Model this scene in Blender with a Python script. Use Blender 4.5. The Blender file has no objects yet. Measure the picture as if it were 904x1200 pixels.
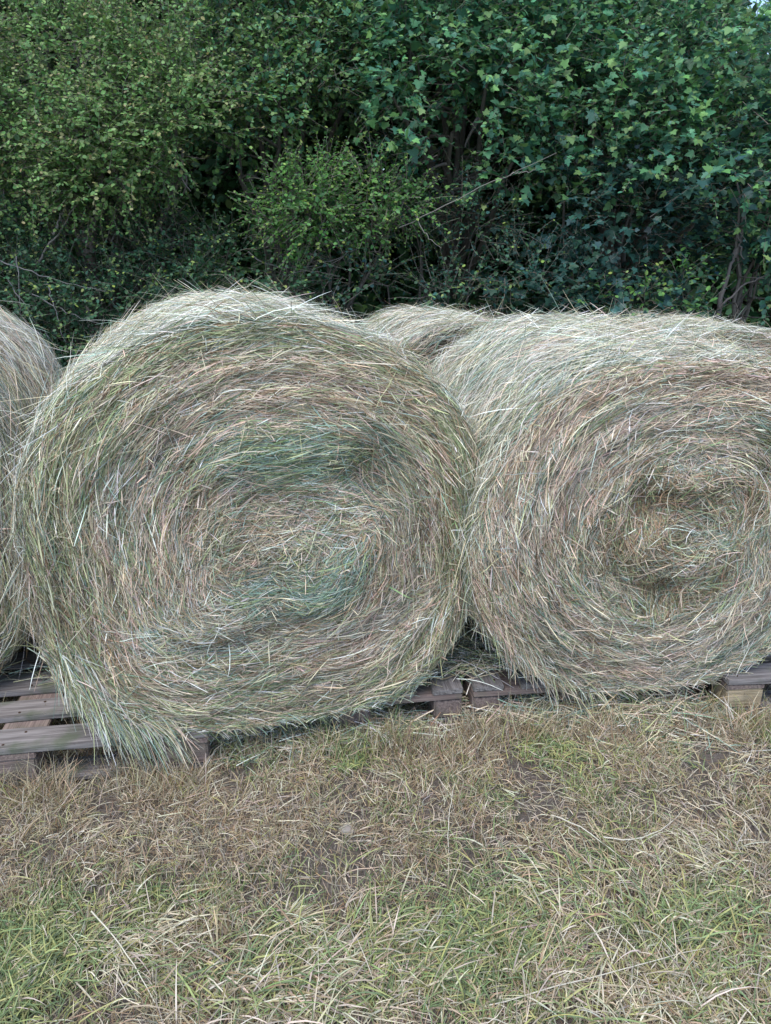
import bpy, math, random
import numpy as np
from mathutils import Vector, Matrix

rng = np.random.default_rng(7)
random.seed(7)
scene = bpy.context.scene
COL = scene.collection
R = math.radians

# ------------------------------------------------------------------ camera
CAM_H = 1.6
PITCH = R(19.4)
FPX = 867.0


def at(px, py, Y):
    """a point of the place: direction of a photo pixel, at distance Y ahead"""
    a = (px - 452) / FPX
    b = (600 - py) / FPX
    dy = math.cos(PITCH) + b * math.sin(PITCH)
    dz = -math.sin(PITCH) + b * math.cos(PITCH)
    t = Y / dy
    return np.array([a * t, Y, CAM_H + dz * t])


def on_ground(px, py, z=0.0):
    a = (px - 452) / FPX
    b = (600 - py) / FPX
    dy = math.cos(PITCH) + b * math.sin(PITCH)
    dz = -math.sin(PITCH) + b * math.cos(PITCH)
    t = (z - CAM_H) / dz
    return np.array([a * t, dy * t, z])


cam_d = bpy.data.cameras.new('camera')
cam = bpy.data.objects.new('camera', cam_d)
COL.objects.link(cam)
cam.location = (0, 0, CAM_H)
cam.rotation_euler = (math.pi / 2 - PITCH, 0, 0)
cam_d.sensor_fit = 'VERTICAL'
cam_d.sensor_height = 36.0
cam_d.lens = 36.0 * FPX / 1200
cam_d.clip_start = 0.05
cam_d.clip_end = 3000
scene.camera = cam

# ------------------------------------------------------------------ light
SUN_EL, SUN_AZ = R(66), R(205)     # azimuth clockwise from +Y: from behind the camera, a little left
w = bpy.data.worlds.new('World')
scene.world = w
w.use_nodes = True
nt = w.node_tree
bg = nt.nodes['Background']
sky = nt.nodes.new('ShaderNodeTexSky')
sky.sky_type = 'NISHITA'
sky.sun_disc = False
sky.sun_elevation = SUN_EL
sky.sun_rotation = SUN_AZ
sky.air_density = 1.0
sky.dust_density = 0.6
sky.ozone_density = 1.0
nt.links.new(sky.outputs[0], bg.inputs[0])
bg.inputs[1].default_value = 0.15
sd = bpy.data.lights.new('sun', 'SUN')
sun = bpy.data.objects.new('sun', sd)
COL.objects.link(sun)
sd.energy = 1.55
sd.angle = R(40)
sd.color = (1.0, 0.975, 0.95)
d = Vector((math.sin(SUN_AZ) * math.cos(SUN_EL), math.cos(SUN_AZ) * math.cos(SUN_EL), math.sin(SUN_EL)))
sun.rotation_euler = d.to_track_quat('Z', 'Y').to_euler()
scene.view_settings.view_transform = 'Standard'
scene.view_settings.look = 'None'
scene.view_settings.exposure = 1.08
scene.view_settings.gamma = 1.0
scene.render.engine = 'CYCLES'
scene.cycles.max_bounces = 5
scene.cycles.diffuse_bounces = 3
scene.cycles.glossy_bounces = 2
scene.cycles.transmission_bounces = 3
scene.cycles.transparent_max_bounces = 4


# ------------------------------------------------------------------ noise
def _hash(i, j, k, seed):
    seed = int(seed)
    n = (i * 374761393 + j * 668265263 + k * 2147483647 + seed * 1274126177) & 0xFFFFFFFF
    n = ((n ^ (n >> 13)) * 1274126177) & 0xFFFFFFFF
    return ((n ^ (n >> 16)) & 0xFFFF) / 65535.0


def vnoise(x, y, z=0.0, seed=0):
    x = np.asarray(x, float); y = np.asarray(y, float) + x * 0; z = np.asarray(z, float) + x * 0
    xi = np.floor(x).astype(np.int64); yi = np.floor(y).astype(np.int64); zi = np.floor(z).astype(np.int64)
    fx = x - xi; fy = y - yi; fz = z - zi
    fx = fx * fx * (3 - 2 * fx); fy = fy * fy * (3 - 2 * fy); fz = fz * fz * (3 - 2 * fz)
    r = 0
    for a in (0, 1):
        for b in (0, 1):
            for c in (0, 1):
                wgt = (fx if a else 1 - fx) * (fy if b else 1 - fy) * (fz if c else 1 - fz)
                r = r + wgt * _hash(xi + a, yi + b, zi + c, seed)
    return r * 2 - 1


def fbm(x, y, z=0.0, seed=0, o=3):
    r = 0; a = 1.0; f = 1.0
    for k in range(o):
        r = r + a * vnoise(np.asarray(x) * f, np.asarray(y) * f, np.asarray(z) * f, seed + k * 17)
        a *= 0.5; f *= 2.03
    return r / 1.75


# ------------------------------------------------------------------ objects
def tag(o, label=None, cat=None, group=None, kind=None):
    if label: o['label'] = label
    if cat: o['category'] = cat
    if group: o['group'] = group
    if kind: o['kind'] = kind
    return o


def empty(name, loc, rz=0.0):
    o = bpy.data.objects.new(name, None)
    o.empty_display_size = 0.1
    COL.objects.link(o)
    o.location = [float(v) for v in loc]
    o.rotation_euler = (0, 0, rz)
    return o


def np_mesh(name, V, F, mat, parent=None, col=None, smooth=False):
    """V (n,3), F: list of (m,k) int arrays, col (n,3)"""
    me = bpy.data.meshes.new(name)
    V = np.ascontiguousarray(V, np.float32)
    me.vertices.add(len(V))
    me.vertices.foreach_set('co', V.ravel())
    F = [f for f in F if len(f)]
    nl = sum(f.size for f in F); npoly = sum(len(f) for f in F)
    me.loops.add(nl); me.polygons.add(npoly)
    me.loops.foreach_set('vertex_index', np.concatenate([f.ravel() for f in F]).astype(np.int32))
    tot = np.concatenate([np.full(len(f), f.shape[1]) for f in F])
    st = np.concatenate([[0], np.cumsum(tot)[:-1]])
    me.polygons.foreach_set('loop_start', st.astype(np.int32))
    me.update(calc_edges=True)
    if smooth:
        me.polygons.foreach_set('use_smooth', np.ones(npoly, bool))
    if col is not None:
        at_ = me.color_attributes.new('tint', 'FLOAT_COLOR', 'POINT')
        c4 = np.ones((len(V), 4), np.float32); c4[:, :3] = np.clip(col, 0.004, 1)
        at_.data.foreach_set('color', c4.ravel())
    me.materials.append(mat)
    o = bpy.data.objects.new(name, me)
    COL.objects.link(o)
    if parent: o.parent = parent
    return o


def ribbons(P, W, N, C, cup=0.0):
    """P (n,k,3) centre lines, W (n,k) half widths, N (n,3) or (n,k,3) facing, C (n,3) -> V, F, col"""
    n, k, _ = P.shape
    T = np.gradient(P, axis=1)
    if N.ndim == 2: N = np.repeat(N[:, None, :], k, 1)
    S = np.cross(T, N)
    S /= (np.linalg.norm(S, axis=2, keepdims=True) + 1e-9)
    V = np.empty((n, k, 2, 3))
    V[:, :, 0] = P - S * W[..., None]
    V[:, :, 1] = P + S * W[..., None]
    i = np.arange(n)[:, None] * (2 * k) + np.arange(k - 1)[None, :] * 2
    i = i.ravel()
    F = np.stack([i, i + 1, i + 3, i + 2], 1)
    C = np.repeat(C, 2 * k, 0) if C.ndim == 2 else np.repeat(C.reshape(-1, 3), 2, 0)
    return V.reshape(-1, 3), F, C


def merge(parts):
    off = 0; Vs = []; Fs = []; Cs = []
    for V, F, C in parts:
        Vs.append(V); Cs.append(C)
        for f in (F if isinstance(F, list) else [F]):
            Fs.append(f + off)
        off += len(V)
    return np.concatenate(Vs), Fs, np.concatenate(Cs)


def unit(v):
    return v / (np.linalg.norm(v, axis=-1, keepdims=True) + 1e-9)


# ------------------------------------------------------------------ materials
def new_mat(name):
    m = bpy.data.materials.new(name)
    m.use_nodes = True
    return m, m.node_tree, m.node_tree.nodes['Principled BSDF']


def tint_mat(name, rough, spec, transl=0.0, coat=0.0):
    m, t, p = new_mat(name)
    a = t.nodes.new('ShaderNodeAttribute'); a.attribute_name = 'tint'
    # fine mottling along the blades
    tc = t.nodes.new('ShaderNodeTexCoord')
    nz = t.nodes.new('ShaderNodeTexNoise'); nz.inputs['Scale'].default_value = 60; nz.inputs['Detail'].default_value = 2
    t.links.new(tc.outputs['Object'], nz.inputs['Vector'])
    mr = t.nodes.new('ShaderNodeMapRange'); mr.inputs['To Min'].default_value = 0.78; mr.inputs['To Max'].default_value = 1.22
    t.links.new(nz.outputs['Fac'], mr.inputs['Value'])
    vm = t.nodes.new('ShaderNodeVectorMath'); vm.operation = 'SCALE'
    t.links.new(a.outputs['Color'], vm.inputs[0]); t.links.new(mr.outputs[0], vm.inputs['Scale'])
    t.links.new(vm.outputs[0], p.inputs['Base Color'])
    p.inputs['Roughness'].default_value = rough
    p.inputs['Specular IOR Level'].default_value = spec
    if transl > 0:
        out = t.nodes['Material Output']
        tr = t.nodes.new('ShaderNodeBsdfTranslucent')
        t.links.new(vm.outputs[0], tr.inputs['Color'])
        mx = t.nodes.new('ShaderNodeMixShader'); mx.inputs[0].default_value = transl
        t.links.new(p.outputs[0], mx.inputs[1]); t.links.new(tr.outputs[0], mx.inputs[2])
        t.links.new(mx.outputs[0], out.inputs['Surface'])
    return m


M_HAY = tint_mat('dry_hay', 0.6, 0.35)
M_GRASS = tint_mat('grass_blades', 0.55, 0.35, 0.12)
M_LEAF = tint_mat('leaf', 0.5, 0.3, 0.28)
M_BARK = tint_mat('bark', 0.85, 0.2)


def core_mat():
    m, t, p = new_mat('hay_core')
    tc = t.nodes.new('ShaderNodeTexCoord')
    n = t.nodes.new('ShaderNodeTexNoise'); n.inputs['Scale'].default_value = 45; n.inputs['Detail'].default_value = 6
    t.links.new(tc.outputs['Object'], n.inputs['Vector'])
    cr = t.nodes.new('ShaderNodeValToRGB')
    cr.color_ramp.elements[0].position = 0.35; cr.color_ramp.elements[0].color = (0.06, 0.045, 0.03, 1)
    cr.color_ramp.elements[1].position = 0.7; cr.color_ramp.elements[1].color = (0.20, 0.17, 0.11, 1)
    t.links.new(n.outputs['Fac'], cr.inputs[0]); t.links.new(cr.outputs[0], p.inputs['Base Color'])
    b = t.nodes.new('ShaderNodeBump'); b.inputs['Strength'].default_value = 0.8; b.inputs['Distance'].default_value = 0.01
    t.links.new(n.outputs['Fac'], b.inputs['Height']); t.links.new(b.outputs[0], p.inputs['Normal'])
    p.inputs['Roughness'].default_value = 0.9
    return m


def soil_mat():
    m, t, p = new_mat('soil')
    tc = t.nodes.new('ShaderNodeTexCoord')
    n = t.nodes.new('ShaderNodeTexNoise'); n.inputs['Scale'].default_value = 3; n.inputs['Detail'].default_value = 10; n.inputs['Roughness'].default_value = 0.7
    n2 = t.nodes.new('ShaderNodeTexNoise'); n2.inputs['Scale'].default_value = 90; n2.inputs['Detail'].default_value = 5
    t.links.new(tc.outputs['Object'], n.inputs['Vector']); t.links.new(tc.outputs['Object'], n2.inputs['Vector'])
    cr = t.nodes.new('ShaderNodeValToRGB')
    e = cr.color_ramp.elements
    e[0].position = 0.3; e[0].color = (0.055, 0.043, 0.034, 1)
    e[1].position = 0.72; e[1].color = (0.17, 0.14, 0.115, 1)
    mx = t.nodes.new('ShaderNodeMix'); mx.data_type = 'FLOAT'; mx.inputs[0].default_value = 0.55
    t.links.new(n.outputs['Fac'], mx.inputs[2]); t.links.new(n2.outputs['Fac'], mx.inputs[3])
    t.links.new(mx.outputs[0], cr.inputs[0]); t.links.new(cr.outputs[0], p.inputs['Base Color'])
    b = t.nodes.new('ShaderNodeBump'); b.inputs['Strength'].default_value = 1; b.inputs['Distance'].default_value = 0.015
    t.links.new(n2.outputs['Fac'], b.inputs['Height']); t.links.new(b.outputs[0], p.inputs['Normal'])
    p.inputs['Roughness'].default_value = 0.95
    return m


def wood_mat(name, c0, c1, moss):
    m, t, p = new_mat(name)
    tc = t.nodes.new('ShaderNodeTexCoord')
    mp = t.nodes.new('ShaderNodeMapping'); mp.inputs['Scale'].default_value = (4, 90, 90)
    t.links.new(tc.outputs['Object'], mp.inputs['Vector'])
    n = t.nodes.new('ShaderNodeTexNoise'); n.inputs['Scale'].default_value = 1.5; n.inputs['Detail'].default_value = 8; n.inputs['Distortion'].default_value = 0.4
    t.links.new(mp.outputs[0], n.inputs['Vector'])
    cr = t.nodes.new('ShaderNodeValToRGB')
    cr.color_ramp.elements[0].position = 0.3; cr.color_ramp.elements[0].color = (*c0, 1)
    cr.color_ramp.elements[1].position = 0.65; cr.color_ramp.elements[1].color = (*c1, 1)
    t.links.new(n.outputs['Fac'], cr.inputs[0])
    n2 = t.nodes.new('ShaderNodeTexNoise'); n2.inputs['Scale'].default_value = 9; n2.inputs['Detail'].default_value = 5
    t.links.new(tc.outputs['Object'], n2.inputs['Vector'])
    r2 = t.nodes.new('ShaderNodeValToRGB'); r2.color_ramp.elements[0].position = 0.52; r2.color_ramp.elements[1].position = 0.68
    t.links.new(n2.outputs['Fac'], r2.inputs[0])
    mx = t.nodes.new('ShaderNodeMix'); mx.data_type = 'RGBA'
    mul = t.nodes.new('ShaderNodeMath'); mul.operation = 'MULTIPLY'; mul.inputs[1].default_value = moss
    t.links.new(r2.outputs[0], mul.inputs[0]); t.links.new(mul.outputs[0], mx.inputs[0])
    t.links.new(cr.outputs[0], mx.inputs[6]); mx.inputs[7].default_value = (0.09, 0.11, 0.06, 1)
    t.links.new(mx.outputs[2], p.inputs['Base Color'])
    b = t.nodes.new('ShaderNodeBump'); b.inputs['Strength'].default_value = 0.9; b.inputs['Distance'].default_value = 0.004
    t.links.new(n.outputs['Fac'], b.inputs['Height']); t.links.new(b.outputs[0], p.inputs['Normal'])
    p.inputs['Roughness'].default_value = 0.85
    return m


M_NAIL, _t, _p = new_mat('rusty_nail')
_p.inputs['Base Color'].default_value = (0.07, 0.04, 0.025, 1); _p.inputs['Roughness'].default_value = 0.7; _p.inputs['Metallic'].default_value = 0.4
M_CORE = core_mat()
M_SOIL = soil_mat()
M_WOOD = wood_mat('weathered_grey_wood', (0.10, 0.085, 0.078), (0.27, 0.24, 0.225), 0.7)
M_BLOCK = wood_mat('brown_wood_block', (0.12, 0.085, 0.075), (0.27, 0.20, 0.17), 0.4)
M_FRESH = wood_mat('pale_wood_block', (0.30, 0.22, 0.13), (0.48, 0.38, 0.25), 0.2)

# hay palette (real albedo of the stalks)
STRAW = np.array([0.68, 0.59, 0.40]); PALE = np.array([0.74, 0.72, 0.61]); GREEN = np.array([0.26, 0.32, 0.15])
TEAL = np.array([0.27, 0.36, 0.28]); PINK = np.array([0.62, 0.455, 0.335]); BROWN = np.array([0.34, 0.225, 0.13])
OLIVE = np.array([0.42, 0.42, 0.22]); DARK = np.array([0.17, 0.14, 0.09]); MAUVE = np.array([0.57, 0.465, 0.365])


def pick(weights, n):
    """weights (n,m) over palette rows"""
    wn = weights / weights.sum(1, keepdims=True)
    c = wn.cumsum(1); r = rng.random((n, 1))
    return np.minimum((r > c).sum(1), weights.shape[1] - 1)


PAL = np.stack([STRAW, PALE, GREEN, TEAL, PINK, BROWN, OLIVE, DARK, MAUVE])


def jitter_col(C, v=0.34, h=0.05):
    n = len(C)
    return C * np.clip(1 + rng.normal(0, v, (n, 1)), 0.3, 1.3) * (1 + rng.normal(0, h, (n, 3)))


# ------------------------------------------------------------------ bales
class Bale:
    def __init__(s, name, loc, yaw, a, b, length, seed, rnd=0.035, tilt=0.0, expo=2.25, sag=0.95):
        s.a, s.b, s.L, s.seed, s.rnd, s.expo, s.sag = a, b, length, seed, rnd, expo, sag
        s.root = empty(name, loc, yaw)
        s.blobs = []

    def rho(s, th):
        c = np.abs(np.cos(th)); q = np.abs(np.sin(th))
        r = (c ** s.expo + q ** s.expo) ** (-1 / s.expo)
        return r * (1 + 0.018 * np.sin(3 * th + s.seed) + 0.015 * np.sin(5 * th + 2.1 * s.seed))

    def xz(s, u, v, f=1.0):
        th = np.arctan2(v, u)
        r = s.rho(th) * f
        x = s.a * r * u
        z = s.b * r * v
        lim = -s.b * s.sag
        z = np.where(z < lim, lim + (z - lim) * 0.25, z)
        return x, z + s.b * s.sag

    def relief(s, u, v):
        q = np.hypot(u, v); th = np.arctan2(v, u)
        h = 0.006 * np.sin(q * 52 + 1.3 * th + 2.5 * fbm(u * 2, v * 2, 0, s.seed)) * np.clip(q * 2, 0, 1)
        h = h + 0.014 * fbm(u * 3, v * 3, 1.5, s.seed + 3)
        for (cu, cv, ru, rv, ang, hh) in s.bumps:
            du, dv = u - cu, v - cv
            c, q2 = math.cos(ang), math.sin(ang)
            x = (du * c + dv * q2) / ru; y = (-du * q2 + dv * c) / rv
            h = h + hh * np.exp(-(x * x + y * y) ** 1.5)
        return h

    bumps = []

    def face_y(s, u, v):
        q = np.minimum(np.hypot(u, v), 1.0)
        t = np.clip((q - 0.88) / 0.12, 0, 1)
        edge = s.rnd * (1 - np.sqrt(np.clip(1 - t * t, 0, 1)))
        dome = -0.035 * (1 - q * q)
        return edge + dome - s.relief(u, v) * (1 - 0.6 * t)

    def core(s):
        nt_, ns = 72, 14
        th = np.linspace(0, 2 * np.pi, nt_, endpoint=False)
        rows = []
        ss = np.linspace(0.04, 0.94, ns)
        for q in ss:
            u, v = q * np.cos(th), q * np.sin(th)
            x, z = s.xz(u, v)
            rows.append(np.stack([x, s.face_y(u, v) + 0.022, z], 1))
        ys = np.linspace(s.rnd + 0.01, s.L - s.rnd, 12)
        for y in ys:
            bar = s.barrel(np.full(nt_, y), th)
            x, z = s.xz(np.cos(th) * bar * 0.965, np.sin(th) * bar * 0.965)
            rows.append(np.stack([x, np.full(nt_, y), z], 1))
        for q in (0.94, 0.5, 0.02):
            x, z = s.xz(q * np.cos(th), q * np.sin(th))
            rows.append(np.stack([x, np.full(nt_, s.L - 0.01), z], 1))
        V = np.stack(rows)
        m = len(rows)
        i = np.arange(nt_); j = (i + 1) % nt_
        F = np.concatenate([np.stack([k * nt_ + i, k * nt_ + j, (k + 1) * nt_ + j, (k + 1) * nt_ + i], 1) for k in range(m - 1)])
        cap = np.arange(nt_)[None, :]
        V = V.reshape(-1, 3)
        np_mesh('packed_hay', V, [F, cap, cap + (m - 1) * nt_], M_CORE, s.root, smooth=True)

    def barrel(s, y, th):
        t = np.clip(y / s.L, 0, 1)
        e = np.minimum(t, 1 - t) * s.L / s.rnd
        e = np.clip(e, 0, 1)
        edge = 1 - (s.rnd / s.a) * (1 - np.sqrt(1 - (1 - e) ** 2))
        bulge = 0.004 * np.sin(np.pi * t)
        x, z = np.cos(th), np.sin(th)
        nse = 0.022 * fbm(x * 1.7, z * 1.7, y * 3.0, s.seed + 9) + 0.012 * fbm(x * 6, z * 6, y * 7, s.seed + 31, 2)
        return edge * (1 + bulge + nse)

    def face(s, n, dirf, colf, k=5, name='end_face', seglen=(0.05, 0.16), wid=(0.0005, 0.0012), stick=0.04):
        q = np.sqrt(rng.random(n)) * 1.0
        th = rng.random(n) * 2 * np.pi
        u, v = q * np.cos(th), q * np.sin(th)
        ln = rng.uniform(*seglen, n)
        chaff = rng.random(n) < 0.28
        ln = np.where(chaff, rng.uniform(0.008, 0.04, n), ln)
        P = np.empty((n, k, 3))
        curl = rng.normal(0, 0.15, n)
        straight = rng.random(n) < 0.35
        sgn = np.where(rng.random(n) < 0.5, 1.0, -1.0)
        ang, jit = dirf(u, v)
        j0 = rng.normal(0, 1, n) * jit + np.where(chaff | (rng.random(n) < 0.14), rng.normal(0, 0.8, n), 0)
        off = rng.uniform(-0.026, 0.010, n) + 0.003
        tilt = rng.normal(0, 0.007, n)
        st = rng.random(n) < stick
        tilt = np.where(st, np.abs(rng.normal(0.018, 0.014, n)), tilt)
        uu, vv = u.copy(), v.copy()
        lim = np.where(rng.random(n) < 0.06, 1.08, 1.0 - np.abs(rng.normal(0, 0.012, n)))
        for i in range(k):
            x, z = s.xz(uu, vv)
            P[:, i, 0] = x; P[:, i, 2] = z
            P[:, i, 1] = s.face_y(uu, vv) - off - tilt * (i / (k - 1)) ** 1.5 * 1.6
            a2, _ = dirf(uu, vv)
            a2 = np.where(straight, ang, a2)
            # keep the strand's own sense when the field flips
            aa = a2 + j0 + curl * (i / k)
            st_ = sgn * ln / (k - 1)
            uu = uu + np.cos(aa) * st_ / s.a
            vv = vv + np.sin(aa) * st_ / s.b
            qq = np.hypot(uu, vv); f_ = np.minimum(1, lim / np.maximum(qq, 1e-6))
            uu = uu * f_; vv = vv * f_
        W = np.repeat((wid[0] + (wid[1] - wid[0]) * 1.25 * rng.beta(1.1, 1.7, n) + 0.0011 * (rng.random(n) < 0.02))[:, None], k, 1)
        W[:, -1] *= 0.35; W[:, 0] *= 0.8
        N = unit(np.stack([rng.normal(0, 0.5, n), -np.ones(n), rng.normal(0.15, 0.5, n)], 1))
        C = jitter_col(PAL[pick(colf(u, v), n)])
        # each turn of the roll was cut on another part of the meadow: paler and duller swaths
        turn = vnoise(q * 15 + 0.16 * th, np.cos(th) * 1.3 + 5, np.sin(th) * 1.3, s.seed + 40)
        C = C * (1 + 0.30 * turn)[:, None]
        V, F, C = ribbons(P, W, N, C)
        return np_mesh(name, V, [F], M_HAY, s.root, C)

    def side(s, n, colf, k=5, name='rolled_side', jit=0.42, seglen=(0.07, 0.2), thr=(-0.75, np.pi + 0.75), ymax=None, loose=0.06):
        th = rng.uniform(thr[0], thr[1], n)
        y = rng.random(n) ** 1.15 * (ymax or s.L)
        ln = rng.uniform(*seglen, n)
        P = np.empty((n, k, 3))
        aj = rng.normal(0, jit, n) + np.where(rng.random(n) < 0.08, rng.normal(0, 1.2, n), 0)
        aj = aj + 0.25 * fbm(y * 3, th * 2, 0, s.seed + 5)
        curl = rng.normal(0, 0.35, n)
        off = rng.uniform(-0.03, 0.012, n)
        tilt = rng.normal(0, 0.010, n)
        st = rng.random(n) < loose
        tilt = np.where(st, np.abs(rng.normal(0.02, 0.018, n)), tilt)
        sgn = np.where(rng.random(n) < 0.5, 1.0, -1.0)
        tt, yy = th.copy(), y.copy()
        for i in range(k):
            bar = s.barrel(np.clip(yy, 0, s.L), tt)
            # strands that leave the roll stay straight instead of bending with the edge
            x, z = s.xz(np.cos(tt) * bar, np.sin(tt) * bar)
            r = off + tilt * (i / (k - 1)) * 1.5
            P[:, i, 0] = x + np.cos(tt) * r
            P[:, i, 2] = z + np.sin(tt) * r
            P[:, i, 1] = np.maximum(yy, 0.0) + np.minimum(yy, 0) * 0.12 
            a = aj + curl * i / k
            tt = tt + sgn * np.cos(a) * ln / (k - 1) / s.a
            yy = yy + sgn * np.sin(a) * ln / (k - 1)
        W = np.repeat(rng.uniform(0.0006, 0.0013, n)[:, None], k, 1)
        W[:, -1] *= 0.3; W[:, 0] *= 0.8
        N = unit(np.stack([np.cos(th), rng.normal(0, 0.4, n), np.sin(th)], 1) + rng.normal(0, 0.35, (n, 3)))
        C = jitter_col(PAL[pick(colf(y, th), n)], 0.28)
        V, F, C = ribbons(P, W, N, C)
        return np_mesh(name, V, [F], M_HAY, s.root, C)

    def whiskers(s, n, name='loose_hay'):
        """thin stalks springing off the rim and the top"""
        k = 5
        th = rng.uniform(-0.5, np.pi + 0.5, n)
        y = rng.random(n) ** 1.6 * s.L
        rim = rng.random(n) < 0.25
        y = np.where(rim, rng.uniform(0, 0.06, n), y)
        bar = s.barrel(y, th)
        x, z = s.xz(np.cos(th) * bar, np.sin(th) * bar)
        P0 = np.stack([x, y, z], 1)
        nrm = np.stack([np.cos(th), -0.1 * np.ones(n), np.sin(th)], 1)
        tan = np.stack([-np.sin(th), np.zeros(n), np.cos(th)], 1) * np.where(rng.random(n) < 0.5, 1, -1)[:, None]
        D = unit(tan * 0.9 + nrm * rng.uniform(0.03, 0.55, n)[:, None] + rng.normal(0, 0.28, (n, 3)))
        ln = rng.uniform(0.05, 0.19, n)
        t = np.linspace(0, 1, k)
        P = P0[:, None] + D[:, None] * (ln[:, None] * t)[..., None]
        P[..., 2] -= (ln[:, None] * t ** 2) * rng.uniform(0, 0.35, n)[:, None]
        P += (rng.normal(0, 0.1, (n, 3)) * ln[:, None])[:, None] * (t ** 2)[None, :, None]
        W = rng.uniform(0.0006, 0.0012, n)[:, None] * np.linspace(1, 0.3, k)[None]
        wgt = np.tile(np.array([4, 3, 1, 1.2, 0.6, 0.3, 1.2, 0, 0.4]), (n, 1))
        C = jitter_col(PAL[pick(wgt, n)])
        V, F, C = ribbons(P, W, unit(rng.normal(0, 1, (n, 3)) + np.array([0, -1, 0])), C)
        o = np_mesh(name, V, [F], M_HAY, s.root, C)
        o['kind'] = 'stuff'
        return o


def gauss(u, v, cu, cv, ru, rv, ang=0.0):
    du, dv = u - cu, v - cv
    c, q = math.cos(ang), math.sin(ang)
    x = (du * c + dv * q) / ru; y = (-du * q + dv * c) / rv
    return np.exp(-(x * x + y * y) ** 1.6)


def mk_dir(blobs, jit0=0.2, core_r=0.32, core_jit=0.7, cu=0.0, cv=0.0, seed=0):
    """blobs: (cu,cv,ru,rv,ang,dir,jit)"""
    def f(u, v):
        q = np.hypot(u - cu, v - cv)
        th = np.arctan2(v - cv, u - cu)
        base = th + np.pi / 2 + 0.10 + 0.22 * fbm(u * 3, v * 3, 2, seed)
        # double-angle blending keeps strands smooth
        X = np.cos(2 * base); Y = np.sin(2 * base)
        jit = jit0 + (core_jit - jit0) * np.clip((core_r * 1.15 - q) / (core_r * 0.4), 0, 1)
        for (bu, bv, ru, rv, ang, dr, bj) in blobs:
            g = gauss(u, v, bu, bv, ru, rv, ang) * 0.97
            X = X * (1 - g) + np.cos(2 * dr) * g; Y = Y * (1 - g) + np.sin(2 * dr) * g
            jit = jit * (1 - g) + bj * g
        a = 0.5 * np.arctan2(Y, X)
        # choose the representation nearest to base so that traced strands do not flip
        dlt = (a - base + np.pi / 2) % np.pi - np.pi / 2
        return base + dlt, jit
    return f


def mk_col(rings, blobs, seed):
    """rings: list of (radius, weights[9]); blobs: (cu,cv,ru,rv,ang,weights,strength)"""
    rr = np.array([r for r, _ in rings]); ww = np.array([w_ for _, w_ in rings], float)

    def f(u, v):
        q = np.hypot(u, v) + 0.08 * fbm(u * 2.5, v * 2.5, 4, seed)
        Wt = np.stack([np.interp(q, rr, ww[:, i]) for i in range(9)], 1)
        th = np.arctan2(v, u)
        # swaths: each turn of the roll has its own hue
        sw = fbm(q * 11, th * 1.2, 0, seed + 5); sw2 = fbm(q * 9, th * 1.6, 7, seed + 8)
        Wt[:, 2] *= np.exp(2.2 * sw); Wt[:, 3] *= np.exp(2.2 * sw); Wt[:, 4] *= np.exp(-2.0 * sw)
        Wt[:, 5] *= np.exp(2.4 * sw2); Wt[:, 1] *= np.exp(-1.5 * sw2); Wt[:, 8] *= np.exp(-1.5 * sw)
        for (bu, bv, ru, rv, ang, wt, st) in blobs:
            g = (gauss(u, v, bu, bv, ru, rv, ang) * st)[:, None]
            Wt = Wt / Wt.sum(1, keepdims=True) * (1 - g) + np.array(wt, float)[None] / sum(wt) * g
        return Wt
    return f


#        straw pale green teal pink brown olive dark mauve
SIDE_W = [3.0, 6.0, 0.7, 1.7, 0.5, 0.15, 0.5, 0.1, 0.7]  # skylit tone of the rolled sides painted in: paler strands than the end faces


def side_col(seed, base=SIDE_W):
    def f(y, th):
        Wt = np.tile(np.array(base, float), (len(y), 1))
        n1 = fbm(y * 4, th * 2.5, 0, seed)
        Wt[:, 2] *= np.exp(1.6 * n1); Wt[:, 3] *= np.exp(1.6 * n1); Wt[:, 4] *= np.exp(-2.5 * n1)
        # skylight put into the colour: pale on top, browner where it curves under
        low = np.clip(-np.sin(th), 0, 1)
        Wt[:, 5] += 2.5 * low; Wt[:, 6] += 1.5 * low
        return Wt
    return f


def px2uv(bl, px, py):
    """photo pixel on the front plane of a bale -> its face coordinates"""
    r = bl.root
    yaw = r.rotation_euler.z
    nx, ny = -math.sin(yaw), math.cos(yaw)
    a = (px - 452) / FPX; b = (600 - py) / FPX
    dy = math.cos(PITCH) + b * math.sin(PITCH); dz = -math.sin(PITCH) + b * math.cos(PITCH)
    ox, oy = -r.location.x, -r.location.y
    t = -(ox * nx + oy * ny) / (a * nx + dy * ny)
    X, Y, Z = a * t + ox, dy * t + oy, CAM_H + dz * t - r.location.z
    x = X * math.cos(yaw) + Y * math.sin(yaw)
    return x / bl.a, (Z - bl.b * bl.sag) / bl.b


PT = 0.144   # pallet height

# --- the big left bale
BL = Bale('hay_bale', (-0.350, 2.10, PT - 0.005), R(16), 0.695, 0.662, 1.2, 3.0, expo=2.6, sag=0.905)
tag(BL.root, 'largest hay bale, left of centre, with a green folded wad in its end face', 'hay bale', 'round hay bales on pallets')
B = lambda px, py: px2uv(BL, px, py)
b1, b2, b3, b4, b5, b6, b7 = B(340, 535), B(365, 600), B(385, 672), B(250, 710), B(440, 545), B(430, 720), B(310, 690)
b8 = B(225, 600)
BL.bumps = [(*b1, 0.34, 0.11, -0.03, 0.032), (*b2, 0.34, 0.12, 0.0, -0.008), (*b3, 0.22, 0.12, 0.55, 0.025), (*b4, 0.25, 0.12, -0.2, 0.02),
            (*b5, 0.14, 0.12, -0.8, -0.03), (*b6, 0.4, 0.08, 0.35, -0.025), (*b8, 0.08, 0.3, 0.1, -0.03), (*B(270, 745), 0.22, 0.05, -0.1, -0.03)]
BL.core()
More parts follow.
